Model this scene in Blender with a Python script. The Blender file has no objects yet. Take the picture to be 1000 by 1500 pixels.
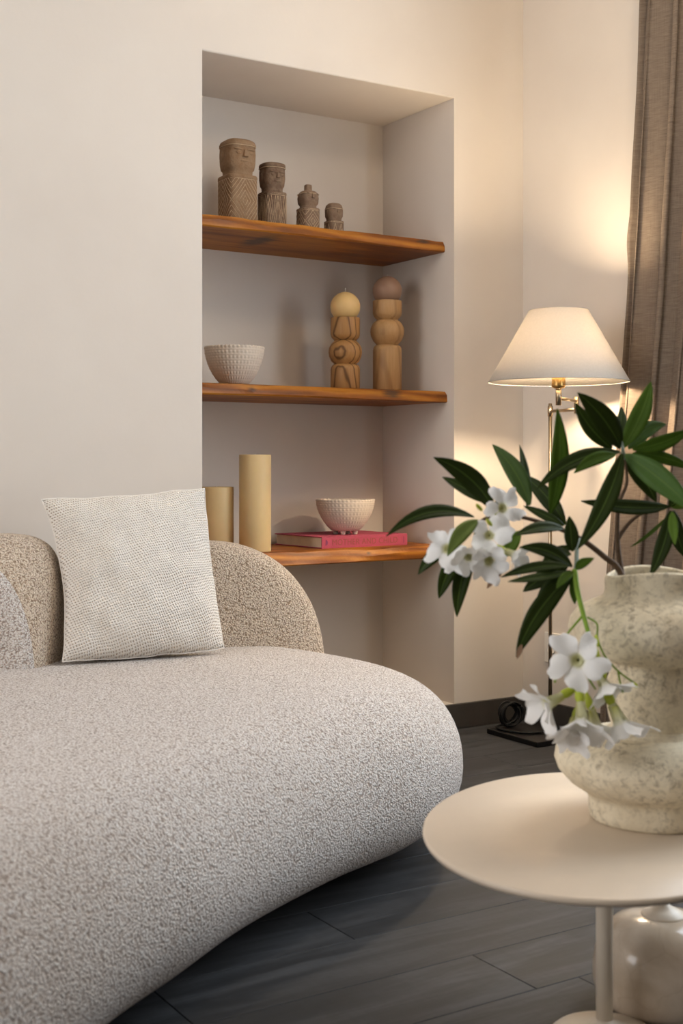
import bpy, bmesh, math, random
from math import sin, cos, pi, radians, sqrt, atan2
from mathutils import Vector, Matrix, noise
random.seed(7)
sc = bpy.context.scene
COL = sc.collection

# ------------------------------------------------------------------ camera
F, CX, CY, H, YAW = 1877.4, 500.0, 679.5, 0.856, radians(32.158)   # focal px, principal x, horizon y, eye height
cam_d = bpy.data.cameras.new('camera'); cam = bpy.data.objects.new('camera', cam_d); COL.objects.link(cam)
cam.location = (0, 0, H); cam.rotation_euler = (pi/2, 0, -YAW)
cam_d.sensor_fit = 'VERTICAL'; cam_d.sensor_height = 36; cam_d.lens = 36*F/1500
cam_d.shift_y = -(750-CY)/1500
cam_d.clip_start = 0.05
cam_d.dof.use_dof = True; cam_d.dof.focus_distance = 3.4; cam_d.dof.aperture_fstop = 6.3
sc.camera = cam

# room dimensions
WY, WX = 3.317, 2.805              # back wall plane, right wall plane
LX, RY, CZ = -2.6, -2.6, 2.72      # left wall, rear wall, ceiling
NXL, NXR, NZT, NZB, NDEP = 1.6147, 2.5156, 2.0397, 0.08, 0.411
RW = (0.75, 2.30, 0.75, 2.45)      # right window y0,y1,z0,z1
BW = (0.9, 3.0, 0.60, 2.50)        # left window y0,y1,z0,z1

# ------------------------------------------------------------------ world, daylight, exposure
def lin(c):
    return tuple(((v/255)/12.92 if v/255 <= .04045 else ((v/255+.055)/1.055)**2.4) for v in c)
w = bpy.data.worlds.new('world'); sc.world = w; w.use_nodes = True
w.node_tree.nodes['Background'].inputs[0].default_value = (.62, .74, 1, 1)
w.node_tree.nodes['Background'].inputs[1].default_value = .6
def area(name, loc, rot, sx, sy, energy, col):
    l = bpy.data.lights.new(name, 'AREA'); l.shape = 'RECTANGLE'; l.size = sx; l.size_y = sy
    l.energy = energy; l.color = col
    o = bpy.data.objects.new(name, l); COL.objects.link(o); o.location = loc; o.rotation_euler = rot
    return o
# daylight entering by the left window and by the curtained right window
area('left_window_daylight', (LX-.05, (BW[0]+BW[1])/2, (BW[2]+BW[3])/2), (pi/2, 0, -pi/2), BW[1]-BW[0], BW[3]-BW[2], 68, (1.0, .975, .97))
area('right_window_daylight', (WX+.05, (RW[0]+RW[1])/2, (RW[2]+RW[3])/2), (pi/2, 0, pi/2), RW[1]-RW[0], RW[3]-RW[2], 60, (.80, .90, 1.0))
vs = sc.view_settings
vs.view_transform = 'Standard'; vs.look = 'None'; vs.gamma = 1; vs.exposure = 0.0
vs.use_curve_mapping = False

# ------------------------------------------------------------------ helpers
def P(px, py, d):
    """a point seen at photo pixel (px, py) at view depth d metres"""
    lat = (px-CX)/F*d
    return Vector((d*sin(YAW)+lat*cos(YAW), d*cos(YAW)-lat*sin(YAW), H-(py-CY)/F*d))

def meta(o, label=None, cat=None, group=None, kind=None):
    if label: o['label'] = label
    if cat: o['category'] = cat
    if group: o['group'] = group
    if kind: o['kind'] = kind
    return o
def obj(name, verts, faces, m=None, parent=None, smooth=True, uvs=None, loc=None):
    me = bpy.data.meshes.new(name); me.from_pydata([tuple(v) for v in verts], [], faces); me.update()
    if smooth: me.polygons.foreach_set('use_smooth', [True]*len(me.polygons))
    if uvs:
        l = me.uv_layers.new(name='UVMap')
        for lp in me.loops: l.data[lp.index].uv = uvs[lp.vertex_index]
    if m: me.materials.append(m)
    o = bpy.data.objects.new(name, me); COL.objects.link(o)
    if parent: o.parent = parent
    if loc is not None: o.location = loc
    return o
def obj_bm(name, bm, m=None, parent=None, smooth=False, loc=None):
    bmesh.ops.recalc_face_normals(bm, faces=bm.faces)
    me = bpy.data.meshes.new(name); bm.to_mesh(me); bm.free()
    if smooth: me.polygons.foreach_set('use_smooth', [True]*len(me.polygons))
    if m: me.materials.append(m)
    o = bpy.data.objects.new(name, me); COL.objects.link(o)
    if parent: o.parent = parent
    if loc is not None: o.location = loc
    return o
def empty(name, loc=(0, 0, 0), rz=0):
    o = bpy.data.objects.new(name, None); COL.objects.link(o); o.location = loc; o.rotation_euler = (0, 0, rz)
    o.empty_display_size = .05
    return o
def boxes(name, lst, m, parent=None, bevel=0.0, loc=None, seg=2):
    bm = bmesh.new()
    for (a, b) in lst:
        r = bmesh.ops.create_cube(bm, size=1)
        for v in r['verts']:
            v.co = Vector([(a[i]+b[i])/2+v.co[i]*(b[i]-a[i]) for i in range(3)])
    if bevel: bmesh.ops.bevel(bm, geom=bm.edges[:], offset=bevel, segments=seg, affect='EDGES', profile=.5)
    return obj_bm(name, bm, m, parent, smooth=False, loc=loc)
def lathe(name, prof, m, parent=None, n=48, loc=None, fr=None, cap=True):
    """prof: list of (r,z); fr(theta, i)->(dr,dz)"""
    V, Fc = [], []
    for i, (r, z) in enumerate(prof):
        for k in range(n):
            t = 2*pi*k/n
            dr, dz = fr(t, i, r, z) if fr else (0, 0)
            V.append(((r+dr)*cos(t), (r+dr)*sin(t), z+dz))
    for i in range(len(prof)-1):
        for k in range(n):
            a, b = i*n+k, i*n+(k+1) % n
            Fc.append((a, b, b+n, a+n))
    if cap:
        Fc.append(tuple(range(n-1, -1, -1)))
        Fc.append(tuple(range((len(prof)-1)*n, len(prof)*n)))
    return obj(name, V, Fc, m, parent, loc=loc)
def tube(name, pts, rad, m, parent=None, n=8, loc=None):
    V, Fc = tubedata(pts, rad, n)
    return obj(name, V, Fc, m, parent, loc=loc)
def tubedata(pts, rad, n=8, base=0):
    pts = [Vector(p) for p in pts]; V, Fc = [], []
    up = None
    for i, p in enumerate(pts):
        t = (pts[min(i+1, len(pts)-1)]-pts[max(i-1, 0)]).normalized()
        if up is None:
            up = t.orthogonal().normalized()
        up = (up-t*up.dot(t)).normalized(); s = t.cross(up)
        r = rad[i] if isinstance(rad, (list, tuple)) else rad
        for k in range(n):
            a = 2*pi*k/n
            V.append(p+(up*cos(a)+s*sin(a))*r)
    for i in range(len(pts)-1):
        for k in range(n):
            a, b = base+i*n+k, base+i*n+(k+1) % n
            Fc.append((a, b, b+n, a+n))
    Fc.append(tuple(base+k for k in range(n-1, -1, -1)))
    Fc.append(tuple(base+(len(pts)-1)*n+k for k in range(n)))
    return V, Fc
def catmull(pts, sub, closed=False):
    pts = [Vector(p) for p in pts]; out = []; n = len(pts)
    rng = range(n) if closed else range(n-1)
    for i in rng:
        if closed: a, b, c, d = pts[(i-1) % n], pts[i], pts[(i+1) % n], pts[(i+2) % n]
        else: a, b, c, d = pts[max(i-1, 0)], pts[i], pts[i+1], pts[min(i+2, n-1)]
        for k in range(sub):
            t = k/sub
            out.append(.5*((2*b)+(c-a)*t+(2*a-5*b+4*c-d)*t*t+(3*b-a-3*c+d)*t**3))
    if not closed: out.append(pts[-1])
    return out

# ------------------------------------------------------------------ materials
class NT:
    def __init__(s, name, rough=.6, spec=.3):
        s.m = bpy.data.materials.new(name); s.m.use_nodes = True
        s.t = s.m.node_tree; s.N = s.t.nodes; s.L = s.t.links
        s.b = s.N['Principled BSDF']; s.b.inputs['Roughness'].default_value = rough
        s.b.inputs['Specular IOR Level'].default_value = spec
        s.out = s.N['Material Output']
    def n(s, typ, **kw):
        x = s.N.new(typ)
        for k, v in kw.items():
            if k.startswith('_'): setattr(x, k[1:], v)
            else: x.inputs[k.replace('__', ' ')].default_value = v
        return x
    def l(s, a, b): s.L.new(a, b)
    def coord(s, scale=(1, 1, 1), rot=(0, 0, 0), kind='Object'):
        tc = s.n('ShaderNodeTexCoord'); mp = s.n('ShaderNodeMapping')
        mp.inputs['Scale'].default_value = scale; mp.inputs['Rotation'].default_value = rot
        s.l(tc.outputs[kind], mp.inputs['Vector']); return mp.outputs[0]
    def noise(s, vec, scale, detail=4, rough=.55, dist=0):
        x = s.n('ShaderNodeTexNoise', Scale=scale, Detail=detail, Roughness=rough, Distortion=dist)
        s.l(vec, x.inputs['Vector']); return x.outputs['Fac']
    def ramp(s, fac, stops):
        r = s.n('ShaderNodeValToRGB'); e = r.color_ramp.elements
        while len(e) < len(stops): e.new(.5)
        for q, (p, c) in zip(e, stops):
            q.position = p; q.color = (c[0], c[1], c[2], 1) if not isinstance(c, (int, float)) else (c, c, c, 1)
        s.l(fac, r.inputs[0]); return r.outputs[0]
    def mix(s, fac, a, b, mode='MIX'):
        x = s.n('ShaderNodeMix', _data_type='RGBA', _blend_type=mode)
        for sock, v in ((x.inputs[0], fac), (x.inputs[6], a), (x.inputs[7], b)):
            if hasattr(v, 'is_linked') or hasattr(v, 'links'): s.l(v, sock)
            elif isinstance(v, (int, float)): sock.default_value = v
            else: sock.default_value = (v[0], v[1], v[2], 1)
        return x.outputs[2]
    def math(s, op, a, b=None):
        x = s.n('ShaderNodeMath', _operation=op)
        for sock, v in ((x.inputs[0], a), (x.inputs[1], b)):
            if v is None: continue
            if isinstance(v, (int, float)): sock.default_value = v
            else: s.l(v, sock)
        return x.outputs[0]
    def color(s, v):
        if isinstance(v, tuple): s.b.inputs['Base Color'].default_value = (*v, 1)
        else: s.l(v, s.b.inputs['Base Color'])
    def bump(s, h, strength=.3, dist=.01):
        x = s.n('ShaderNodeBump', Strength=strength, Distance=dist)
        s.l(h, x.inputs['Height']); s.l(x.outputs[0], s.b.inputs['Normal'])
def simple(name, rgb, rough=.6, spec=.3, metal=0, var=.06, scale=30, bump=0):
    t = NT(name, rough, spec); c = lin(rgb); v = t.coord()
    nf = t.noise(v, scale)
    t.color(t.ramp(nf, [(.3, tuple(x*(1-var) for x in c)), (.7, tuple(min(1, x*(1+var)) for x in c))]))
    t.b.inputs['Metallic'].default_value = metal
    if bump: t.bump(nf, bump, .003)
    return t.m

def mk_plaster():
    t = NT('plaster', .85, .2); v = t.coord()
    a = t.noise(v, 2.2, 4); b = t.noise(v, 60, 3)
    t.color(t.ramp(a, [(.3, lin((212, 202, 191))), (.7, lin((218, 209, 198)))]))
    t.bump(t.math('ADD', t.math('MULTIPLY', a, 6.0), b), .12, .002)
    return t.m
def mk_plank():
    t = NT('grey_plank', .55, .2); tc = t.n('ShaderNodeTexCoord'); oi = t.n('ShaderNodeObjectInfo')
    cx = t.n('ShaderNodeVectorMath', _operation='MULTIPLY_ADD')
    t.l(oi.outputs['Random'], cx.inputs[0]); cx.inputs[1].default_value = (37, 19, 5)
    t.l(tc.outputs['Object'], cx.inputs[2])
    mp = t.n('ShaderNodeMapping'); mp.inputs['Scale'].default_value = (1.1, 9, 1); t.l(cx.outputs[0], mp.inputs['Vector'])
    mp2 = t.n('ShaderNodeMapping'); mp2.inputs['Scale'].default_value = (14, 90, 1); t.l(cx.outputs[0], mp2.inputs['Vector'])
    a = t.noise(mp.outputs[0], 2.2, 6, .62, .6); b = t.noise(mp2.outputs[0], 1.4, 4, .6)
    mp3 = t.n('ShaderNodeMapping'); mp3.inputs['Scale'].default_value = (90, 5, 1); t.l(cx.outputs[0], mp3.inputs['Vector'])
    saw = t.noise(mp3.outputs[0], 1.0, 2)
    f = t.math('ADD', t.math('MULTIPLY', a, .80), t.math('ADD', t.math('MULTIPLY', b, .18), t.math('MULTIPLY', saw, .08)))
    c = t.ramp(f, [(.34, lin((37, 38, 39))), (.5, lin((51, 52, 54))), (.68, lin((78, 79, 81)))])
    hue = t.mix(t.math('MULTIPLY', oi.outputs['Random'], .45), c, lin((56, 54, 53)))
    t.color(hue)
    t.l(t.ramp(f, [(.3, .5), (.7, .62)]), t.b.inputs['Roughness'])
    t.bump(f, .25, .003)
    return t.m
def mk_boucle(name, light, dark, sc_=245):
    t = NT(name, .95, .1); v = t.coord()
    d = t.n('ShaderNodeTexNoise', Scale=60.0, Detail=2.0); t.l(v, d.inputs['Vector'])
    vd = t.n('ShaderNodeVectorMath', _operation='MULTIPLY_ADD'); t.l(d.outputs['Color'], vd.inputs[0])
    vd.inputs[1].default_value = (.012, .012, .012); t.l(v, vd.inputs[2])
    vo = t.n('ShaderNodeTexVoronoi', Scale=float(sc_), _feature='SMOOTH_F1', Smoothness=.35); t.l(vd.outputs[0], vo.inputs['Vector'])
    nf = t.noise(v, 330, 3, .7)
    big = t.noise(v, 5, 3)
    f = t.math('ADD', t.math('MULTIPLY', vo.outputs['Distance'], 1.1), t.math('MULTIPLY', t.math('SUBTRACT', nf, .5), .9))
    c = t.ramp(f, [(.24, lin(light)), (.56, lin(tuple((a*.55+b*.45) for a, b in zip(light, dark)))), (.84, lin(tuple(x*.82 for x in dark)))])
    t.color(t.mix(t.math('MULTIPLY', big, .12), c, lin(dark)))
    hgt = t.math('SUBTRACT', 1.0, f)
    t.bump(hgt, .95, .0065)
    t.b.inputs['Sheen Weight'].default_value = .25; t.b.inputs['Sheen Roughness'].default_value = .6
    return t.m
def mk_knit():
    t = NT('cream_knit', .95, .1); tc = t.n('ShaderNodeTexCoord'); sx = t.n('ShaderNodeSeparateXYZ')
    nz = t.n('ShaderNodeTexNoise', Scale=9.0, Detail=3.0); t.l(tc.outputs['UV'], nz.inputs['Vector'])
    ad = t.n('ShaderNodeVectorMath', _operation='MULTIPLY_ADD'); t.l(nz.outputs['Color'], ad.inputs[0]); ad.inputs[1].default_value = (.03, .03, 0)
    t.l(tc.outputs['UV'], ad.inputs[2]); t.l(ad.outputs[0], sx.inputs[0])
    U, V = sx.outputs[0], sx.outputs[1]
    a = t.math('SINE', t.math('ADD', t.math('MULTIPLY', U, 2*pi*62), t.math('MULTIPLY', V, 2*pi*30)))
    b = t.math('SINE', t.math('SUBTRACT', t.math('MULTIPLY', V, 2*pi*62), t.math('MULTIPLY', U, 2*pi*12)))
    st = t.math('MULTIPLY', t.math('ADD', a, 1.0), t.math('ADD', b, 1.0))    # 0..4, high = gap
    f = t.math('MULTIPLY', st, .25)
    nf = t.noise(t.coord((1, 1, 1)), 260, 3, .7)
    f2 = t.math('ADD', f, t.math('MULTIPLY', t.math('SUBTRACT', nf, .5), .55))
    patch = t.noise(t.coord((6, 2.5, 14)), 1.6, 2)
    c = t.ramp(f2, [(.3, lin((238, 231, 221))), (.6, lin((222, 210, 195))), (.95, lin((160, 138, 116)))])
    t.color(t.mix(t.ramp(patch, [(.35, 0.0), (.65, .4)]), c, lin((236, 229, 220))))
    t.bump(t.math('SUBTRACT', 1.0, f2), .8, .005)
    return t.m
def mk_wood(name, c0, c1, c2, sx=1.0, axis='X', knots=(), rough=.5, scale=1.0):
    t = NT(name, rough, .35)
    scl = (1.2*scale, 9*scale, 9*scale) if axis == 'X' else (9*scale, 9*scale, 1.2*scale)
    v = t.coord(scl); a = t.noise(v, 2.0, 5, .6, 1.4); 
    fine = t.noise(t.coord(tuple(s*9 for s in scl)), 1.2, 3)
    wv = t.n('ShaderNodeTexWave', _wave_type='RINGS', _rings_direction='Y' if axis == 'X' else 'Z', Scale=1.3, Distortion=5.0, Detail=3.0)
    wv.inputs['Detail Scale'].default_value = 1.2
    t.l(v, wv.inputs['Vector'])
    f = t.math('ADD', t.math('MULTIPLY', a, .5), t.math('ADD', t.math('MULTIPLY', wv.outputs['Fac'], .3), t.math('MULTIPLY', fine, .25)))
    c = t.ramp(f, [(.25, lin(c0)), (.52, lin(c1)), (.8, lin(c2))])
    for (kx, ky, kz, r, s) in knots:
        tc = t.n('ShaderNodeTexCoord'); sb = t.n('ShaderNodeVectorMath', _operation='SUBTRACT'); t.l(tc.outputs['Object'], sb.inputs[0]); sb.inputs[1].default_value = (kx, ky, kz)
        ml = t.n('ShaderNodeVectorMath', _operation='MULTIPLY'); t.l(sb.outputs[0], ml.inputs[0]); ml.inputs[1].default_value = (1/r, .4/r, s/r)
        ln = t.n('ShaderNodeVectorMath', _operation='LENGTH'); t.l(ml.outputs[0], ln.inputs[0])
        k = t.math('ADD', ln.outputs['Value'], t.math('MULTIPLY', t.math('SUBTRACT', fine, .5), 1.4))
        c = t.mix(t.ramp(k, [(.35, .85), (1.0, 0.0)]), c, lin((62, 44, 34)))
    t.color(c); t.bump(f, .2, .003)
    return t.m
def mk_turned(name, c0, c1, c2, dens, lines):
    t = NT(name, .5, .35); v = t.coord((1, 1, .22))
    d = t.n('ShaderNodeTexNoise', Scale=9.0, Detail=2.0); t.l(v, d.inputs['Vector'])
    vd = t.n('ShaderNodeVectorMath', _operation='MULTIPLY_ADD'); t.l(d.outputs['Color'], vd.inputs[0]); vd.inputs[1].default_value = (.05, .05, 0); t.l(v, vd.inputs[2])
    wv = t.n('ShaderNodeTexWave', _wave_type='BANDS', _bands_direction='DIAGONAL', Scale=float(dens), Distortion=2.5, Detail=2.0); t.l(vd.outputs[0], wv.inputs['Vector'])
    fine = t.noise(t.coord((260, 260, 14)), 1.0, 3); big = t.noise(t.coord((1, 1, .3)), 22, 3)
    dark = t.ramp(wv.outputs['Fac'], [(.0, 1.0), (.12, .25), (.35, .0)])
    f = t.math('ADD', t.math('MULTIPLY', big, .6), t.math('MULTIPLY', fine, .4))
    c = t.ramp(f, [(.3, lin(c1)), (.7, lin(c2))])
    t.color(t.mix(t.math('MULTIPLY', dark, lines), c, lin(c0))); t.bump(f, .15, .002)
    return t.m
def mk_marble():
    t = NT('polished_marble', .16, .5); v = t.coord()
    a = t.noise(v, 9, 5, .6, .5)
    vo = t.n('ShaderNodeTexVoronoi', Scale=11.0, _feature='DISTANCE_TO_EDGE')
    d = t.n('ShaderNodeTexNoise', Scale=7.0, Detail=4.0); t.l(v, d.inputs['Vector'])
    vd = t.n('ShaderNodeVectorMath', _operation='MULTIPLY_ADD'); t.l(d.outputs['Color'], vd.inputs[0]); vd.inputs[1].default_value = (.12, .12, .12)
    t.l(v, vd.inputs[2]); t.l(vd.outputs[0], vo.inputs['Vector'])
    vein = t.ramp(vo.outputs['Distance'], [(.0, 1.0), (.025, 0.0)])
    c = t.ramp(a, [(.3, lin((186, 166, 142))), (.7, lin((216, 202, 184)))])
    t.color(t.mix(t.math('MULTIPLY', vein, .13), c, lin((142, 118, 96))))
    return t.m
def mk_vase():
    t = NT('mottled_stoneware', .8, .25); v = t.coord()
    a = t.noise(v, 14, 6, .65, .4); b = t.noise(v, 95, 6, .75, .6); g = t.noise(v, 9, 3)
    c = t.ramp(a, [(.3, lin((210, 195, 166))), (.7, lin((234, 223, 197)))])
    m = t.math('MULTIPLY', t.ramp(b, [(.48, 0.0), (.64, .7)]), t.ramp(g, [(.35, .35), (.6, 1.0)]))
    t.color(t.mix(m, c, lin((116, 100, 80)))); t.bump(t.math('ADD', a, b), .3, .004)
    return t.m
def mk_leaf():
    t = NT('oleander_leaf', .45, .22); oi = t.n('ShaderNodeObjectInfo'); tc = t.n('ShaderNodeTexCoord'); sx = t.n('ShaderNodeSeparateXYZ')
    t.l(tc.outputs['UV'], sx.inputs[0])
    dist = t.math('ABSOLUTE', t.math('SUBTRACT', sx.outputs[0], .5))
    rib = t.ramp(dist, [(.0, 1.0), (.02, .7), (.045, 0.0)])
    nf = t.noise(t.coord((1, 1, 1)), 40, 4)
    base = t.mix(t.math('MULTIPLY', nf, .35), oi.outputs['Color'], lin((22, 34, 8)))
    base = t.mix(t.math('MULTIPLY', rib, .5), base, lin((110, 138, 60)))
    t.color(base)
    vein = t.math('SINE', t.math('ADD', t.math('MULTIPLY', sx.outputs[1], 260.0), t.math('MULTIPLY', dist, 90.0)))
    t.bump(t.math('ADD', t.math('MULTIPLY', vein, .12), t.math('MULTIPLY', rib, -1.0)), .25, .002)
    # light shines through the blade
    tr = t.n('ShaderNodeBsdfTranslucent'); t.l(base, tr.inputs['Color'])
    mx = t.n('ShaderNodeMixShader'); mx.inputs[0].default_value = .22
    t.l(t.b.outputs[0], mx.inputs[1]); t.l(tr.outputs[0], mx.inputs[2]); t.l(mx.outputs[0], t.out.inputs['Surface'])
    return t.m
def mk_petal():
    t = NT('white_petal', .6, .2); tc = t.n('ShaderNodeTexCoord'); sx = t.n('ShaderNodeSeparateXYZ'); t.l(tc.outputs['UV'], sx.inputs[0])
    c = t.ramp(sx.outputs[1], [(.0, lin((214, 214, 120))), (.22, lin((240, 238, 205))), (.4, lin((250, 249, 247)))])
    t.color(c)
    tr = t.n('ShaderNodeBsdfTranslucent'); t.l(c, tr.inputs['Color'])
    mx = t.n('ShaderNodeMixShader'); mx.inputs[0].default_value = .35
    t.l(t.b.outputs[0], mx.inputs[1]); t.l(tr.outputs[0], mx.inputs[2]); t.l(mx.outputs[0], t.out.inputs['Surface'])
    return t.m
def mk_shade():
    t = NT('white_lamp_shade', .9, .1); v = t.coord((1, 1, 1))
    nf = t.noise(v, 160, 2); c = t.ramp(nf, [(.3, lin((190, 183, 174))), (.7, lin((195, 188, 179)))])
    t.color(c)
    tr = t.n('ShaderNodeBsdfTranslucent'); t.l(c, tr.inputs['Color'])
    mx = t.n('ShaderNodeMixShader'); mx.inputs[0].default_value = .34
    t.l(t.b.outputs[0], mx.inputs[1]); t.l(tr.outputs[0], mx.inputs[2]); t.l(mx.outputs[0], t.out.inputs['Surface'])
    return t.m
def mk_curtain():
    t = NT('taupe_linen', .85, .15); a = t.noise(t.coord((20, 20, 900)), 1, 2); b = t.noise(t.coord((700, 700, 6)), 1, 2); g = t.noise(t.coord((30, 30, 260)), 1, 3)
    f = t.math('ADD', t.math('MULTIPLY', a, .4), t.math('ADD', t.math('MULTIPLY', b, .25), t.math('MULTIPLY', g, .35)))
    t.color(t.ramp(f, [(.35, lin((102, 89, 77))), (.65, lin((134, 120, 106)))])); t.bump(f, .2, .002)
    return t.m
def mk_wax(name, rgb):
    t = NT(name, .5, .35); v = t.coord(); nf = t.noise(v, 20, 4); c = lin(rgb)
    t.color(t.ramp(nf, [(.3, tuple(x*.94 for x in c)), (.7, c)]))
    t.b.inputs['Subsurface Weight'].default_value = .25; t.b.inputs['Subsurface Radius'].default_value = (.02, .012, .006); t.b.inputs['Subsurface Scale'].default_value = .5
    return t.m
def mk_carved():
    t = NT('brown_carved_stone', .85, .2); v = t.coord(); a = t.noise(v, 45, 5, .65); b = t.noise(v, 160, 3)
    oi = t.n('ShaderNodeObjectInfo')
    c = t.mix(t.ramp(a, [(.35, .0), (.7, .45)]), oi.outputs['Color'], lin((170, 148, 122)))
    t.color(c); t.bump(t.math('ADD', a, b), .5, .003)
    return t.m
def mk_glass():
    t = NT('window_glass', .0, .5)
    tr = t.n('ShaderNodeBsdfTransparent'); gl = t.n('ShaderNodeBsdfGlossy', Roughness=.02)
    mx = t.n('ShaderNodeMixShader'); mx.inputs[0].default_value = .06
    t.l(tr.outputs[0], mx.inputs[1]); t.l(gl.outputs[0], mx.inputs[2]); t.l(mx.outputs[0], t.out.inputs['Surface'])
    return t.m

M = dict(
    plaster=mk_plaster(), plank=mk_plank(), glass=mk_glass(),
    ceiling=simple('ceiling_paint', (236, 232, 226), .9, .1, var=.01),
    subfloor=simple('dark_grout', (40, 39, 38), .9, .1),
    base=simple('charcoal_tile', (66, 62, 58), .45, .35, var=.12, scale=14),
    seat=mk_boucle('oatmeal_boucle', (255, 251, 246), (208, 186, 170)),
    back=mk_boucle('lamplit_boucle', (253, 238, 218), (196, 164, 132), 245),  # same boucle as the seat, warm lamplight on the backs put into the colour
    plinth=simple('black_plinth', (28, 27, 26), .8, .1),
    knit=mk_knit(),
    shelf=mk_wood('honey_live_edge_wood', (90, 44, 4), (142, 80, 14), (182, 120, 38), knots=((2.435, 3.372, 1.578, .034, 3), (1.80, 3.366, 1.078, .022, 1.8), (2.30, 3.366, 1.080, .045, 2.2), (2.22, 3.37, .575, .012, 2.0), (1.9, 3.5, 1.55, .05, 1.0))),
    turned=mk_turned('turned_pine', (112, 74, 40), (162, 122, 76), (186, 148, 102), 11, .4),
    olive=mk_turned('turned_olive_wood', (72, 42, 18), (152, 106, 58), (178, 134, 82), 21, .8),
    ivory=mk_wax('ivory_wax', (222, 186, 126)), mocha=mk_wax('mocha_wax', (150, 118, 96)), pillar=mk_wax('pale_pillar_wax', (216, 188, 138)),
    wick=simple('cotton_wick', (230, 225, 215), .9),
    bowl=simple('matt_stoneware', (206, 192, 176), .8, .2, var=.05, scale=60),
    pink=simple('pink_cloth', (166, 74, 92), .75, .2, var=.05, scale=120),
    paper=simple('book_pages', (226, 206, 178), .85, .1),
    foil=simple('bronze_foil', (132, 66, 52), .5, .4, var=.02),
    navy=simple('plum_mark', (120, 52, 84), .6, .3, var=.02),
    brass=simple('brushed_nickel', (176, 158, 132), .28, .5, metal=1, var=.03),
    socketm=simple('aged_brass', (186, 150, 92), .3, .5, metal=1, var=.03),
    black=simple('black_steel', (22, 21, 21), .35, .4), rubber=simple('black_cable', (16, 16, 16), .6, .3),
    shade=mk_shade(), curtain=mk_curtain(), vase=mk_vase(), marble=mk_marble(),
    table=simple('beige_lacquer', (206, 190, 170), .42, .4, var=.015), tablestem=simple('cream_lacquer', (226, 212, 192), .4, .4, var=.015),
    leaf=mk_leaf(), petal=mk_petal(),
    stemw=simple('woody_stem', (96, 78, 62), .8, .2, var=.2, scale=120), stemg=simple('green_stem', (128, 160, 52), .6, .3, var=.1, scale=90),
    greystem=simple('grey_shoot', (128, 140, 128), .7, .2, var=.1, scale=90),
    calyx=simple('green_calyx', (176, 188, 62), .6, .3, var=.1, scale=90), dry=simple('dry_leaf', (142, 112, 88), .8, .2, var=.15, scale=60),
    carved=mk_carved(), carveline=simple('pale_carving', (194, 170, 140), .9, .1, var=.15, scale=150),
    white=simple('white_plastic', (228, 222, 212), .45, .4, var=.01), frame=simple('window_paint', (232, 230, 226), .5, .3, var=.01),
)

# ================================================================== THE ROOM
# back wall with the recessed niche
bm = bmesh.new()
def quad(*c): return bm.faces.new([bm.verts.new(p) for p in c])
y0, y1 = WY, WY+NDEP
quad((LX, y0, 0), (NXL, y0, 0), (NXL, y0, CZ), (LX, y0, CZ))
quad((NXR, y0, 0), (WX, y0, 0), (WX, y0, CZ), (NXR, y0, CZ))
quad((NXL, y0, NZT), (NXR, y0, NZT), (NXR, y0, CZ), (NXL, y0, CZ))
quad((NXL, y0, 0), (NXR, y0, 0), (NXR, y0, NZB), (NXL, y0, NZB))
quad((NXL, y1, NZB), (NXR, y1, NZB), (NXR, y1, NZT), (NXL, y1, NZT))
quad((NXL, y0, NZB), (NXL, y1, NZB), (NXL, y1, NZT), (NXL, y0, NZT))
quad((NXR, y1, NZB), (NXR, y0, NZB), (NXR, y0, NZT), (NXR, y1, NZT))
quad((NXL, y1, NZT), (NXR, y1, NZT), (NXR, y0, NZT), (NXL, y0, NZT))
quad((NXL, y0, NZB), (NXR, y0, NZB), (NXR, y1, NZB), (NXL, y1, NZB))
bmesh.ops.remove_doubles(bm, verts=bm.verts, dist=1e-5)
ed = [e for e in bm.edges if all(abs(v.co.y-y0) < 1e-5 and NXL-1e-4 < v.co.x < NXR+1e-4 and NZB-1e-4 < v.co.z < NZT+1e-4 for v in e.verts)
      and len(e.link_faces) == 2 and any(abs(f.normal.y) < .5 for f in e.link_faces) or False]
bm.normal_update()
ed = [e for e in bm.edges if len(e.link_faces) == 2 and all(abs(v.co.y-y0) < 1e-5 for v in e.verts)
      and abs(e.link_faces[0].normal.dot(e.link_faces[1].normal)) < .5]
bmesh.ops.bevel(bm, geom=ed, offset=.005, segments=3, affect='EDGES', profile=.5)
meta(obj_bm('wall_back', bm, M['plaster']), 'plaster wall with a tall recessed shelf niche', kind='structure')

def wall_hole(name, axis, pos, a0, a1, hole, z1, out):
    """a wall of real thickness with a window opening"""
    h0, h1, hz0, hz1 = hole; L = []
    def bx(p0, p1, q0, q1):
        if axis == 'X': L.append(((min(pos, pos+out), p0, q0), (max(pos, pos+out), p1, q1)))
        else: L.append(((p0, min(pos, pos+out), q0), (p1, max(pos, pos+out), q1)))
    bx(a0, h0, 0, z1); bx(h1, a1, 0, z1); bx(h0, h1, 0, hz0); bx(h0, h1, hz1, z1)
    return meta(boxes(name, L, M['plaster']), kind='structure')
meta(wall_hole('wall_right', 'X', WX, RY, WY, RW, CZ, .14), 'plaster side wall with tall curtained window opening')
meta(wall_hole('wall_left', 'X', LX, RY, WY, BW, CZ, -.14), 'plaster wall with wide window at the far end of the sofa')
meta(boxes('wall_rear', [((LX-.14, RY-.14, 0), (WX+.14, RY, CZ))], M['plaster']), 'plain plaster wall facing the niche wall', kind='structure')
meta(boxes('ceiling', [((LX-.14, RY-.14, CZ), (WX+.14, WY+.5, CZ+.1))], M['ceiling']), 'flat off-white painted ceiling', kind='structure')
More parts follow.
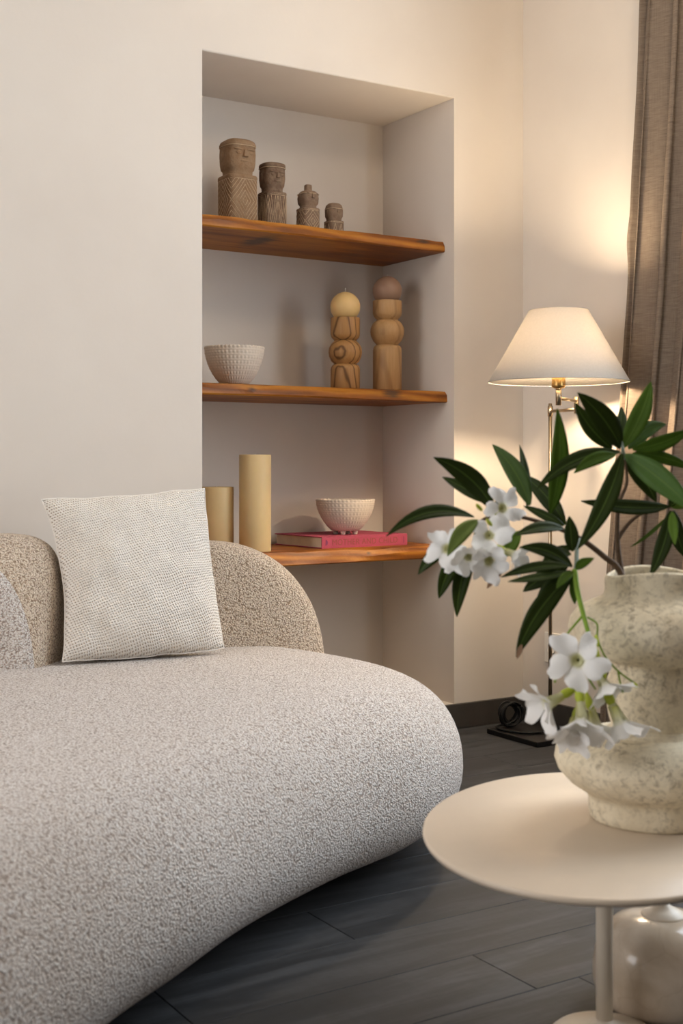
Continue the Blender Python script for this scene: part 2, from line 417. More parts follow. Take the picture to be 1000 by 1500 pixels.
def window(name, axis, pos, hole, label):
    h0, h1, z0, z1 = hole; t = .05
    e = meta(empty(name), label, kind='structure')
    def b(p0, p1, q0, q1, d0, d1):
        return ((d0, p0, q0), (d1, p1, q1)) if axis == 'X' else ((p0, d0, q0), (p1, d1, q1))
    s = 1 if pos > 0 else -1
    d0, d1 = sorted((pos+s*.08, pos+s*.13)); mid = (h0+h1)/2
    boxes('window_frame', [b(h0, h0+t, z0, z1, d0, d1), b(h1-t, h1, z0, z1, d0, d1), b(h0+t, h1-t, z0, z0+t, d0, d1), b(h0+t, h1-t, z1-t, z1, d0, d1), b(mid-t/2, mid+t/2, z0+t, z1-t, d0, d1)], M['frame'], e)
    c = (d0+d1)/2
    for (u, v) in ((h0+t, mid-t/2), (mid+t/2, h1-t)):
        boxes('pane', [b(u, v, z0+t, z1-t, c-.003, c+.003)], M['glass'], e)
window('window_1', 'X', WX, RW, 'tall window in the side wall beside the curtain')
window('window_2', 'X', LX, BW, 'wide two-pane window in the wall opposite the curtain')

# floor of grey wood-look planks, each its own piece
fl = meta(boxes('floor', [((LX-.14, RY-.14, -.05), (WX+.14, WY+.14, -.006))], M['subfloor']), 'dark grey wood-look plank floor', kind='structure')
PWID, PLEN, GAP = .17, 1.2, .0016
row0 = 1.60; shifts = {0: 1.382, 1: .85, 2: 1.248, 7: 2.355}
plank_mesh = {}
def plank(x0, x1, ya, yb):
    L, Wd = round(x1-x0, 4), round(yb-ya, 4)
    if (L, Wd) not in plank_mesh:
        bm = bmesh.new(); r = bmesh.ops.create_cube(bm, size=1)
        for v in r['verts']: v.co = Vector((v.co.x*L, v.co.y*Wd, v.co.z*.006))
        bmesh.ops.bevel(bm, geom=[e for e in bm.edges if all(v.co.z > 0 for v in e.verts)], offset=.0006, segments=1, affect='EDGES')
        me = bpy.data.meshes.new('plank'); bm.to_mesh(me); bm.free(); me.materials.append(M['plank']); plank_mesh[(L, Wd)] = me
    o = bpy.data.objects.new('plank', plank_mesh[(L, Wd)]); COL.objects.link(o); o.parent = fl
    o.location = ((x0+x1)/2, (ya+yb)/2, -.003)
k = int(math.floor((RY-row0)/PWID))
while row0+k*PWID < WY:
    ya, yb = max(RY, row0+k*PWID), min(WY, row0+(k+1)*PWID)
    off = shifts.get(k, random.Random(k*13+5).uniform(0, PLEN))
    x = off-PLEN*math.ceil((off-LX)/PLEN)
    while x < WX:
        a, b = max(x, LX), min(x+PLEN, WX)
        if b-a > .01 and yb-ya > .01: plank(a+GAP/2, b-GAP/2, ya+GAP/2, yb-GAP/2)
        x += PLEN
    k += 1
# dark tiled baseboards
BT = .012
def baseboard(name, axis, segs, pos, label):
    e = meta(empty(name), label, kind='structure')
    for (a, b) in segs:
        a += .001; b -= .001
        bx = ((a, pos-BT, 0), (b, pos, NZB)) if axis == 'X' else ((pos-BT, a, 0), (pos, b, NZB))
        boxes('baseboard_tile', [bx], M['base'], e, bevel=.0015, seg=1)
baseboard('baseboard_back', 'X', [(LX, -1.0), (-1.0, .24), (.24, 1.478), (1.478, 2.718), (2.718, WX-BT)], WY, 'charcoal tile baseboard under the niche wall')
baseboard('baseboard_right', 'Y', [(RY, -1.0), (-1.0, .24), (.24, 1.478), (1.478, 2.718), (2.718, WY)], WX, 'charcoal tile baseboard under the side wall')

# ================================================================== SOFA
sofa = meta(empty('curved_sofa', (.9, 2.4, 0)), 'large curved oatmeal boucle sofa with rounded seat and dome-shaped backs', 'sofa')
SO = Vector((.9, 2.4, 0))
ctrl = [(-.6, .9), (-.1, 1.12), (.4, 1.40), (.704, 1.640), (.859, 1.745), (1.055, 1.880), (1.301, 2.005), (1.548, 2.105), (1.735, 2.255), (1.825, 2.5), (1.815, 2.78), (1.73, 3.02),
        (1.5, 3.17), (1.2, 3.235), (.9, 3.2), (.5, 3.08), (0, 2.8), (-.5, 2.4), (-.9, 1.9), (-1.02, 1.4), (-.88, 1.0)]
outl = catmull([(x, y, 0) for x, y in ctrl], 10, closed=True)
nO = len(outl)
nrm = []
for i in range(nO):
    t = (outl[(i+1) % nO]-outl[i-1]).normalized(); nrm.append(Vector((t.y, -t.x, 0)))
def ring(inset, z):
    return [Vector((outl[i].x-nrm[i].x*inset, outl[i].y-nrm[i].y*inset, z))-SO for i in range(nO)]
ZB, ZT, ZM = .045, .385, .19
prof = []
for k in range(0, 9):          # lower half: rounds under
    a = pi/2*(1-k/8); prof.append((.15*(1-cos(a)**.9) if a < pi/2 else .15, ZM-(ZM-ZB)*sin(a)))
for k in range(1, 15):         # upper half: broad soft shoulder
    a = pi/2*k/14; prof.append((.20*(1-cos(a)**.85), ZM+(ZT-ZM)*sin(a)**.92))
prof += [(.24, ZT+.0025), (.28, ZT+.004)]
V = []; Fc = []
for (ins, z) in prof: V += ring(ins, z)
for i in range(len(prof)-1):
    for k in range(nO):
        a, b = i*nO+k, i*nO+(k+1) % nO; Fc.append((a, b, b+nO, a+nO))
from mathutils.geometry import tessellate_polygon
b0 = (len(prof)-1)*nO
for tri in tessellate_polygon([[Vector((p.x, p.y, 0)) for p in V[b0:b0+nO]]]): Fc.append(tuple(b0+i for i in tri))
Fc.append(tuple(range(nO-1, -1, -1)))
seat = obj('seat', V, Fc, M['seat'], sofa)
bm = bmesh.new(); bm.from_mesh(seat.data); bmesh.ops.recalc_face_normals(bm, faces=bm.faces); bm.to_mesh(seat.data); bm.free()
sr = [p+Vector((0, 0, 0)) for p in ring(.088, ZM+(ZT-ZM)*.868)]
# piping seam round the shoulder of the seat
tube('seam', [sr[i] for i in range(30, 84)], .0014, M['seat'], seat, n=6)
V = []; Fc = []
for z in (0, ZB+.012): V += ring(.2, z)
for k in range(nO): Fc.append((k, (k+1) % nO, (k+1) % nO+nO, k+nO))
Fc.append(tuple(range(nO-1, -1, -1))); Fc.append(tuple(range(nO, 2*nO)))
obj('plinth', V, Fc, M['plinth'], sofa, smooth=False)

def backrest(cx, cy, ang, hw, z0, z1, thick, exf=2.35, exb=2.35, flare=0.0, panel='seat'):
    """dome-shaped upright back: front and back panels, with a gusset band between"""
    n = 56
    t = Vector((cos(ang), sin(ang), 0)); nn = Vector((sin(ang), -cos(ang), 0))
    def pt(u, s, dep):   # outline param u 0..1 over the dome, s scale inwards
        ex = exf+(exb-exf)*max(0, min(1, -dep/thick*1.6)); a = pi*(1-u); x = math.copysign(abs(cos(a))**(2/ex), cos(a))*hw*s; zz = abs(sin(a))**(2/ex)*(z1-z0)
        zz = z0+zz*s if zz > 0 else z0
        return Vector((cx, cy, 0))+t*x+nn*dep+Vector((0, 0, zz))-SO
    def sheet(secs, name, mat, capf=None):
        V = []; Fc = []
        for (s, dep) in secs: V += [pt(k/n, s, dep) for k in range(n+1)]
        m = n+1
        for i in range(len(secs)-1):
            for k in range(n): Fc.append((i*m+k, i*m+k+1, (i+1)*m+k+1, (i+1)*m+k))
            Fc.append((i*m+n, i*m, (i+1)*m, (i+1)*m+n))
        Fc.append(tuple(range(m-1, -1, -1))); Fc.append(tuple(range((len(secs)-1)*m, len(secs)*m)))
        return obj(name, V, Fc, mat, None)
    h = thick
    secs = [(.90, -h), (.955, -h*.96), (.985, -h*.86), (1.0, -h*.7), (1.005, -h*.5), (1.0, -h*.3), (.985, -h*.13), (.965, -h*.04), (.95, -.004)]
    secs = [(q+flare*min(1, -dp/h*2), dp) for q, dp in secs]
    b = sheet(secs, 'backrest', M['back']); b.parent = sofa
    p = sheet([(.955, -.012), (.955, .0), (.94, .006), (.90, .012), (.8, .018), (.6, .023), (.3, .026)], 'front_panel', M[panel]); p.parent = b
    return b
backrest(1.460, 2.982, radians(-14), .337, .28, .652, .19, panel='back')
backrest(.783, 2.990, radians(-36.9), .24, .28, .672, .20, 2.6, 6.5, .045)

# ================================================================== THROW PILLOW
c4 = {'bl': P(92, 968, 2.965), 'br': P(328, 948, 3.14), 'tl': P(62, 732, 3.08), 'tr': P(299, 715, 3.235)}
pil = meta(empty('throw_pillow', (c4['bl']+c4['br'])/2), 'square cream chunky-knit pillow leaning on the sofa back', 'pillow')
PO = pil.location.copy()
nq = 56
fwd = (c4['br']-c4['bl']).cross(c4['tl']-c4['bl']).normalized()
V = []; uv = []; idx = {}
for side in (1, -1):
    for j in range(nq+1):
        for i in range(nq+1):
            u, v = i/nq, j/nq; edge = i in (0, nq) or j in (0, nq)
            if side == -1 and edge: idx[(side, i, j)] = idx[(1, i, j)]; continue
            a, b = 2*u-1, 2*v-1
            # edges bow inwards between the ears
            aa = a*(1-(.12 if a < 0 else .035)*(1-b*b)*abs(a)+.02*noise.noise(Vector((b*2.5, a, 5)))*abs(a)**6); bb = b*(1-(.035 if b < 0 else .03)*(1-a*a)*abs(b)+.025*noise.noise(Vector((a*2.5, b, 9)))*abs(b)**6)
            uu, vv = (aa+1)/2, (bb+1)/2
            p = (c4['bl']*(1-uu)+c4['br']*uu)*(1-vv)+(c4['tl']*(1-uu)+c4['tr']*uu)*vv
            puff = .085*max(0, (1-a**2))**.5*max(0, (1-b**2))**.5
            wr = .010*noise.noise(Vector((u*5, v*5, side*3)))+.004*noise.noise(Vector((u*11, v*9, side*7)))
            puff = puff*(1-.12*b)+wr*(1 if not edge else .4)
            p = p+fwd*puff*side+Vector((0, 0, -.014*(1-a*a)*max(0, -b)**2-.004*noise.noise(Vector((u*6, v*6, 1)))))
            idx[(side, i, j)] = len(V); V.append(p-PO); uv.append((u, v))
Fc = []
for side in (1, -1):
    for j in range(nq):
        for i in range(nq):
            q = [idx[(side, i, j)], idx[(side, i+1, j)], idx[(side, i+1, j+1)], idx[(side, i, j+1)]]
            Fc.append(tuple(q if side == 1 else q[::-1]))
cov = obj('cover', V, Fc, M['knit'], pil, uvs=uv)
brd = [V[idx[(1, i, 0)]] for i in range(nq+1)]+[V[idx[(1, nq, j)]] for j in range(1, nq+1)]+[V[idx[(1, i, nq)]] for i in range(nq-1, -1, -1)]+[V[idx[(1, 0, j)]] for j in range(nq-1, 0, -1)]
tube('edge_seam', brd+[brd[0]], .002, M['knit'], pil, n=6)

# ================================================================== NICHE SHELVES
def shelf(ztop, thick, slant, seed, label, zoff=lambda x: 0, yb=3.372):
    n = 60; V = []; Fc = []; x0, x1 = NXL+.0005, NXR-.0005; yb1 = WY+NDEP-.0005
    for i in range(n+1):
        x = x0+(x1-x0)*i/n
        w1 = .014*noise.noise(Vector((x*3.1, seed, 0)))+.004*noise.noise(Vector((x*11, seed, 2)))
        w2 = .016*noise.noise(Vector((x*2.6, seed+9, 0)))+.005*noise.noise(Vector((x*9, seed+9, 2)))
        zt = .004*noise.noise(Vector((x*5, seed+4, 0)))+zoff(x)
        zb = .005*noise.noise(Vector((x*4, seed+6, 0)))
        yf, yo = yb+w1, yb+w2-slant
        th = thick
        zf = .006*noise.noise(Vector((x*7, seed+2, 0)))+.003*noise.noise(Vector((x*23, seed+2, 1)))
        V += [Vector((x, yb1, ztop)), Vector((x, yf+.02, ztop)), Vector((x, yf, ztop-.002+min(zf, 0))),
              Vector((x, yf*.6+yo*.4-.004+.004*noise.noise(Vector((x*15, seed+1, 3))), ztop-th*.45+zf)), Vector((x, yo, ztop-th+.004+zb)), Vector((x, yo+.004, ztop-th+.5*zb)), Vector((x, yo+.06, ztop-th)), Vector((x, yb1, ztop-th))]
    m = 8
    for i in range(n):
        for k in range(m):
            a, b = i*m+k, i*m+(k+1) % m; Fc.append((a, a+m, b+m, b))
    Fc.append(tuple(range(m))); Fc.append(tuple(range(n*m+m-1, n*m-1, -1)))
    o = obj('niche_shelf', V, Fc, M['shelf'], smooth=False)
    return meta(o, label, 'shelf', 'live-edge niche shelves')
S1, S2, S3 = 1.586, 1.094, .590
shelf(S1, .038, .012, 3.3, 'live-edge wooden niche shelf carrying the carved figures')
shelf(S2, .037, .022, 7.7, 'live-edge wooden niche shelf carrying the ball candle holders')
shelf(S3, .043, .012, 12.4, 'live-edge wooden niche shelf carrying the pillar candles and pink book')

# ------------------------------------------------------------------ carved figures
def se(a, n=4.0):
    return (abs(cos(a))**n+abs(sin(a))**n)**(-1/n)
def figure(x, y, h, w, style, col, label):
    e = meta(empty('carved_figure', (x, y, S1)), label, 'figurine', 'carved head figures on the top shelf')
    hw = w/2; n = 40
    bt = {1: .575, 2: .56, 3: .52, 4: .47}[style]
    def stack(name, prof, ex):
        V = []; Fc = []
        for (zf, rf) in prof:
            for k in range(n):
                a = 2*pi*(k+.5)/n; r = hw*rf*se(a, ex); V.append((r*cos(a), r*sin(a), zf*h))
        for i in range(len(prof)-1):
            for k in range(n):
                a, b = i*n+k, i*n+(k+1) % n; Fc.append((a, b, b+n, a+n))
        Fc.append(tuple(range(n-1, -1, -1))); Fc.append(tuple(range((len(prof)-1)*n, len(prof)*n)))
        o = obj(name, V, Fc, M['carved'], e); o.color = (*lin(col), 1); return o
    exb = 5.0
    body = stack('body', [(0, .93), (.01, .96), (bt*.5, .965), (bt-.045, .97), (bt-.04, .985), (bt-.012, .985), (bt, .95), (bt+.004, .84)], exb)
    B = bt
    if style == 1:
        hp = [(B, .84), (B+.02, .80), (B+.06, .82), (B+.075, .90), (B+.14, .965), (B+.25, .985), (B+.335, .955), (B+.34, 1.0), (B+.355, 1.0), (B+.39, .93), (.99, .72), (1.0, .5)]
    elif style == 2:
        hp = [(B, .84), (B+.03, .78), (B+.07, .80), (B+.10, .90), (B+.2, .97), (B+.31, .96), (B+.365, .92), (B+.37, .99), (B+.405, .99), (.985, .93), (1.0, .7)]
    elif style == 3:
        hp = [(B, .84), (B+.03, .76), (B+.06, .78), (B+.1, .93), (B+.2, .99), (B+.29, .93), (B+.34, .72), (B+.36, .42), (B+.37, .36), (.985, .36), (1.0, .30)]
    else:
        hp = [(B, .84), (B+.04, .82), (B+.08, .84), (B+.14, .97), (B+.26, .99), (B+.34, .97), (B+.35, .92), (B+.37, .96), (B+.46, .86), (.985, .62), (1.0, .35)]
    head = stack('head', hp, 3.0)
    # face: it looks straight out of the niche (-Y)
    hz = (B+ {1: .21, 2: .21, 3: .2, 4: .24}[style])*h; fy = -hw*.97; hh = h*(1-B)
    def ell(name, cx, cz, sx, sy, sz, parent, m):
        bm = bmesh.new(); bmesh.ops.create_uvsphere(bm, u_segments=12, v_segments=8, radius=1)
        for v in bm.verts: v.co = Vector((cx+v.co.x*sx, fy+.002+v.co.y*sy, cz+v.co.z*sz))
        o = obj_bm(name, bm, m, parent, smooth=True); o.color = (*lin(col), 1)
    bm = bmesh.new()
    nw = hw*.13
    vs_ = [(-nw*.6, fy+.002, hz+hh*.17), (nw*.6, fy+.002, hz+hh*.17), (nw*1.5, fy+.002, hz-hh*.03), (-nw*1.5, fy+.002, hz-hh*.03),
           (-nw*.4, fy-hw*.07, hz+hh*.16), (nw*.4, fy-hw*.07, hz+hh*.16), (nw, fy-hw*.17, hz-hh*.02), (-nw, fy-hw*.17, hz-hh*.02)]
    bv = [bm.verts.new(v) for v in vs_]
    for f in ((0, 1, 5, 4), (1, 2, 6, 5), (2, 3, 7, 6), (3, 0, 4, 7), (4, 5, 6, 7), (3, 2, 1, 0)): bm.faces.new([bv[i] for i in f])
    no = obj_bm('nose', bm, M['carved'], head); no.color = (*lin(col), 1)
    for s in (-1, 1):
        ell('eye', s*hw*.38, hz+hh*.09, hw*.2, hw*.07, hh*.055, head, M['carved'])
        ell('brow', s*hw*.4, hz+hh*.175, hw*.3, hw*.09, hh*.025, head, M['carved'])
        bm = bmesh.new(); bmesh.ops.create_uvsphere(bm, u_segments=10, v_segments=8, radius=1)
        for v in bm.verts: v.co = Vector((s*hw*.965+v.co.x*hw*.08, v.co.y*hw*.16, hz+hh*.04+v.co.z*hh*.13))
        ea = obj_bm('ear', bm, M['carved'], head, smooth=True); ea.color = (*lin(col), 1)
    ell('mouth', 0, hz-hh*.13, hw*.34, hw*.07, hh*.035, head, M['carved'])
    # carved line work over the four body faces
    V, Fc = [], []
    LR = {1: .0008, 2: .0008, 3: .0008, 4: .0008}[style]
    def line(face, pts, r=None):
        r = LR if r is None else r
        P3 = []
        for (p, q) in zip(pts[:-1], pts[1:]):
            for k in range(7):
                u = p[0]+(q[0]-p[0])*k/6; v = p[1]+(q[1]-p[1])*k/6
                a = -pi/2+face*pi/2+u*pi/4; rr = hw*.966*se(a, exb)+.0002
                P3.append((rr*cos(a), rr*sin(a), v*h))
        a, b = tubedata(P3, r, 5, len(V)); V.extend(a); Fc.extend(b)
    lo, hi = .03, B-.05
    mid = (lo+hi)/2
    for f in range(4):
        line(f, [(-1, hi), (1, hi)])
        if style in (1, 3):
            for s in ((1.0, .74, .48, .22) if style == 1 else (1.0, .66, .32)):
                line(f, [(-s, mid), (0, mid+(hi-mid)*s), (s, mid), (0, mid-(mid-lo)*s), (-s, mid)])
            for s in ((.25, .5, .75) if style == 1 else (.5,)):
                for sx in (-1, 1):
                    line(f, [(sx, mid+(hi-mid)*s), (sx*s, hi)]); line(f, [(sx, mid-(mid-lo)*s), (sx*s, lo)])
        elif style == 2:
            for c in (-.5, .5):
                for s in (.46, .22):
                    line(f, [(c-s, hi-.015), (c, lo+.03+(.48-s)*.5), (c+s, hi-.015)])
            for c in (-1, 0, 1):
                for s in (.34,):
                    pts = [(max(-1, c-s), lo), (c, hi-.06-(.42-s)*.5), (min(1, c+s), lo)]
                    line(f, pts)
        else:
            for c in (-.5, .5):
                line(f, [(c-.45, lo), (c, hi-.04), (c+.45, lo)]); line(f, [(c-.22, lo), (c, mid), (c+.22, lo)])
    for zz in (lo-.012, hi+.022):
        line(0, [(-1, zz), (1, zz)]); line(1, [(-1, zz), (1, zz)]); line(2, [(-1, zz), (1, zz)]); line(3, [(-1, zz), (1, zz)])
    obj('carved_lines', V, Fc, M['carveline'], body)
    # headband line
    V2, F2 = [], []
    bz = {1: .335, 2: .36, 3: .28, 4: .345}[style]
    ps = [(hw*.985*se(2*pi*k/40, 3)*cos(2*pi*k/40), hw*.985*se(2*pi*k/40, 3)*sin(2*pi*k/40), (B+bz)*h) for k in range(41)]
    tube('headband', ps, .0011, M['carveline'], head, n=5)
FY = 3.52
figure(1.834, FY, .268, .104, 1, (138, 108, 80), 'tallest carved brown head figure with diamond-cut body')
figure(1.956, FY, .211, .077, 2, (104, 80, 64), 'dark carved head figure with triangle-cut body and flat cap')
figure(2.087, FY, .160, .063, 3, (124, 100, 82), 'small carved head figure with topknot and diamond-cut body')
figure(2.184, FY, .112, .054, 4, (120, 96, 78), 'smallest carved head figure, squat with a rounded cap')

# ------------------------------------------------------------------ woven-pattern bowls
def bowl(loc, R, h, label, ribs=46, rows=15, foot=.012):
    e = meta(empty('woven_bowl', loc), label, 'bowl', 'woven-pattern bowls')
    n = ribs*6; nz = rows*4; prof = []
    for i in range(nz+1):
        s = i/nz
        r = R*(.42+.58*sin(s*pi/2*.96)**.76); prof.append((r, foot+(h-foot)*s**1.05))
    V = []; Fc = []
    for i, (r, z) in enumerate(prof):
        s = i/nz; row = int(i/4)
        for k in range(n):
            t = 2*pi*k/n
            rib = cos(ribs*t)
            wv = abs(cos(pi*(i % 4)/4))
            amp = R*.012
            d = amp*(.45*rib+1.5*(1-wv)*(.55+.45*cos(ribs*t+pi*row)))
            V.append(((r+d)*cos(t), (r+d)*sin(t), z+(.0016*cos(ribs*t) if i == nz else 0)))
    inner = [(r-R*.06, z) for (r, z) in prof[::-4]]
    inner = inner[:-1]+[(prof[0][0]*.8, foot+.006)]
    for (r, z) in inner:
        for k in range(n):
            t = 2*pi*k/n; V.append((max(r, .002)*cos(t), max(r, .002)*sin(t), z))
    tot = len(prof)+len(inner)
    for i in range(tot-1):
        for k in range(n):
            a, b = i*n+k, i*n+(k+1) % n; Fc.append((a, b, b+n, a+n))
    Fc.append(tuple(range(n-1, -1, -1))); Fc.append(tuple(range((tot-1)*n, tot*n)))
    obj('bowl_wall', V, Fc, M['bowl'], e)
    for k in range(4):
        a = pi/4+k*pi/2
        o = lathe('foot', [(.006, 0), (.0075, .002), (.009, .010), (.0105, foot+.012)], M['bowl'], e, n=14)
        o.location = (R*.34*cos(a), R*.34*sin(a), 0)
bowl((1.813, 3.50, S2), .0915, .119, 'beige woven-pattern bowl standing directly on the wooden shelf', foot=.005)

# ------------------------------------------------------------------ ball candles on turned holders
def holder(px, y, prof, mat, ballr, ballz, wax, lab1, lab2, wick):
    a = YAW+math.atan((px-CX)/F); x = y*math.tan(a)
    e = meta(empty('candle_holder', (x, y, S2)), lab1, 'candle holder', 'turned wooden candle holders')
    names = ['column', 'bead', 'cup']
    for nm, pr in zip(names, prof):
        lathe(nm, pr, mat, e, n=48)
    b = meta(empty('ball_candle', (x, y, S2+ballz)), lab2, 'candle', 'ball candles on wooden holders')
    bm = bmesh.new(); bmesh.ops.create_uvsphere(bm, u_segments=40, v_segments=24, radius=ballr); obj_bm('wax_ball', bm, wax, b, smooth=True)
    tube('wick', [(0, 0, ballr-.002), (.0006, 0, ballr+.006), (.001, .0004, ballr+(.013 if wick else .006))], .0008, M['wick'], b, n=6)
s = 453.0
h1 = [[(.046, 0), (.0475, .002), (.0475, .066), (.046, .074), (.041, .081), (.036, .084)],
      [(.036, .083), (.037, .086), (.045, .093), (.0525, .108), (.0545, .122), (.0525, .137), (.045, .150), (.037, .158), (.035, .160)],
      [(.034, .159), (.037, .162), (.045, .171), (.0475, .180), (.0475, .231), (.0465, .2335), (.040, .2335), (.034, .222), (.004, .2195)]]
holder(505.5, 3.50, h1, M['olive'], .0485, .269, M['ivory'], 'shorter turned wooden holder with dark wavy grain', 'ivory ball candle with wick on the shorter holder', True)
h2 = [[(.046, 0), (.0475, .002), (.0475, .135), (.045, .147), (.040, .152), (.035, .154)],
      [(.035, .153), (.037, .157), (.047, .168), (.0545, .185), (.056, .198), (.0545, .210), (.048, .225), (.038, .234), (.035, .236)],
      [(.034, .235), (.036, .239), (.044, .247), (.048, .258), (.048, .297), (.047, .2995), (.040, .2995), (.034, .286), (.004, .283)]]
holder(567, 3.50, h2, M['turned'], .0485, .3325, M['mocha'], 'taller turned pale wooden holder next to the niche side', 'mocha brown ball candle on the taller holder', False)

# ------------------------------------------------------------------ pillar candles, book, bowl
def pillar(px, y, r, h, label):
    a = YAW+math.atan((px-CX)/F); x = y*math.tan(a)
    e = meta(empty('pillar_candle', (x, y, S3)), label, 'candle', 'ivory pillar candles')
    lathe('wax', [(r*.97, 0), (r, .003), (r*.995, h*.5), (r, h-.003), (r*.985, h), (r*.93, h), (r*.9, h-.002), (r*.5, h-.004), (.002, h-.005)], M['pillar'], e, n=56)
    tube('wick', [(0, 0, h-.006), (.0004, 0, h+.0015), (.001, 0, h+.004)], .0008, M['wick'], e, n=6)
pillar(373.5, 3.435, .0485, .294, 'tall slender ivory pillar candle at the shelf edge')
pillar(317.5, 3.515, .0515, .196, 'short ivory pillar candle beside the taller pillar')

BA = Vector((2.083, 3.428, S3)); brz = math.atan2(.024, .343)
bk = meta(empty('coffee_table_book', BA, brz), 'thick pink cloth-bound book lying under a woven bowl', 'book')
BL, BD, BH = .344, .270, .037
boxes('cover', [((0, 0, 0), (BL, BD, .0032)), ((0, 0, BH-.0032), (BL, BD, BH)), ((0, 0, .0032), (BL, .004, BH-.0032))], M['pink'], bk, bevel=.0007, seg=1)
boxes('pages', [((.005, .004, .0032), (BL-.005, BD-.005, BH-.0032))], M['paper'], bk)
tc = bpy.data.curves.new('lettering', 'FONT'); tc.body = 'MOTHER AND CHILD'; tc.size = .0265; tc.extrude = .0002; tc.space_character = 1.06
to = bpy.data.objects.new('lettering_tmp', tc); COL.objects.link(to)
dg = bpy.context.evaluated_depsgraph_get(); me = bpy.data.meshes.new_from_object(to.evaluated_get(dg)); bpy.data.objects.remove(to)
xs = [v.co.x for v in me.vertices]; k = .262/(max(xs)-min(xs))
for v in me.vertices: v.co.x = (v.co.x-min(xs))*k
me.materials.clear(); me.materials.append(M['foil'])
lo = bpy.data.objects.new('lettering', me); COL.objects.link(lo); lo.parent = bk; lo.location = (.040, -.0003, .0095); lo.rotation_euler = (pi/2, 0, 0)
lo['label'] = 'bronze spine title reading MOTHER AND CHILD'
# small publisher mark and end bar on the spine
bm = bmesh.new(); pts = [(.014, .010), (.0165, .010)]+[(.0165+.0065*cos(a), .0185+.0085*sin(a)) for a in [(-pi/2+pi*i/8) for i in range(9)]]+[(.014, .027)]
fv = bm.faces.new([bm.verts.new((x, 0, z)) for x, z in pts]); ex = bmesh.ops.extrude_face_region(bm, geom=[fv])
for g in ex['geom']:
    if isinstance(g, bmesh.types.BMVert): g.co.y -= .0004
obj_bm('spine_mark', bm, M['navy'], bk)
boxes('spine_bar', [((BL-.017, -.0004, .008), (BL-.014, 0, .029))], M['navy'], bk)
bowl((2.231, 3.525, S3+BH), .0955, .114, 'beige woven-pattern footed bowl on the pink book')

# ================================================================== FLOOR LAMP
PX, PY = 2.685, 3.045
lamp = meta(empty('floor_lamp', (PX, PY, 0)), 'swing-arm metal floor lamp with lit white cone shade', 'lamp')
boxes('base', [((2.556-PX, 2.955-PY, 0), (2.786-PX, 3.200-PY, .016))], M['black'], lamp, bevel=.002)
tube('pole', [(0, 0, .012), (0, 0, .5), (0, 0, 1.045)], .0058, M['brass'], lamp, n=16)
sx, sy = 2.513-PX, 2.814-PY; ex_, ey = 2.653-PX, 2.891-PY
tube('collar', [(0, 0, 1.005), (0, 0, 1.036)], .0085, M['brass'], lamp, n=16)
arm = tube('lower_arm', [(0, 0, 1.020), (ex_, ey, 1.020)], .0052, M['brass'], lamp, n=12)
tube('hinge', [(ex_, ey, 1.008), (ex_, ey, 1.058)], .0078, M['brass'], lamp, n=16)
tube('upper_arm', [(ex_, ey, 1.046), (sx, sy, 1.046)], .0048, M['brass'], lamp, n=12)
tube('riser', [(sx, sy, 1.026), (sx, sy, 1.085)], .0085, M['brass'], lamp, n=16)
lathe('bulb_socket', [(.010, 1.074), (.019, 1.078), (.020, 1.084), (.020, 1.120), (.017, 1.126), (.015, 1.169)], M['socketm'], lamp, n=28, loc=(sx, sy, 0))
zb, zt, rb, rt = 1.093, 1.302, .2035, .085
th = .0012
lathe('shade', [(rb, zb), (rt, zt), (rt-th, zt), (rb-th, zb), (rb, zb)], M['shade'], lamp, n=96, loc=(sx, sy, 0), cap=False)
for nm, (r, z) in (('shade_rim', (rb-.0006, zb+.001)), ('shade_rim', (rt-.0006, zt-.001))):
    tube(nm, [(r*cos(2*pi*k/72), r*sin(2*pi*k/72), z) for k in range(73)], .0016, M['shade'], lamp, n=6, loc=(sx, sy, 0))
V, Fc = [], []
for k in range(3):
    a = 2*pi*k/3+.4; q = tubedata([(.016*cos(a), .016*sin(a), zt-.02), ((rt-.001)*cos(a), (rt-.001)*sin(a), zt-.004)], .0012, 6, len(V)); V += q[0]; Fc += q[1]
q = tubedata([(.016*cos(2*pi*k/24), .016*sin(2*pi*k/24), zt-.02) for k in range(25)], .0016, 6, len(V)); V += q[0]; Fc += q[1]
obj('shade_spider', V, Fc, M['brass'], lamp, loc=(sx, sy, 0))
t = NT('bulb_glow', .3); t.b.inputs['Emission Color'].default_value = (1, .79, .54, 1); t.b.inputs['Emission Strength'].default_value = 660; t.color((1, .9, .75))
lathe('bulb', [(.012, 1.164), (.016, 1.178), (.027, 1.201), (.030, 1.218), (.026, 1.236), (.015, 1.246), (.003, 1.249)], t.m, lamp, n=24, loc=(sx, sy, 0)).visible_shadow = True
# cord: bundled coil by the baseboard and a run across the base plate
V, Fc = [], []
cc = Vector((2.640-PX, 3.185-PY, .056))
for j in range(9):
    rr = .030+.008*random.random(); tl = Vector((random.uniform(-.5, .5), random.uniform(-.5, .5), random.uniform(-.4, .4))).normalized()
    ax = Vector((random.uniform(-.35, .35), 1, random.uniform(-.4, .4))).normalized(); u = ax.orthogonal().normalized(); v_ = ax.cross(u); o_ = cc+Vector((random.uniform(-.010, .010), random.uniform(-.014, .014), random.uniform(-.003, .006)))
    q = tubedata([o_+u*rr*cos(2*pi*k/22)+v_*rr*sin(2*pi*k/22) for k in range(23)], .0034, 6, len(V)); V += q[0]; Fc += q[1]
path = catmull([(2.63-PX, 3.17-PY, .030), (2.585-PX, 3.185-PY, .022), (2.572-PX, 3.14-PY, .0200), (2.60-PX, 3.07-PY, .0200), (2.65-PX, 3.05-PY, .0200), (2.676-PX, 3.045-PY, .024)], 8)
q = tubedata(path, .0036, 6, len(V)); V += q[0]; Fc += q[1]
obj('power_cord', V, Fc, M['rubber'], lamp)

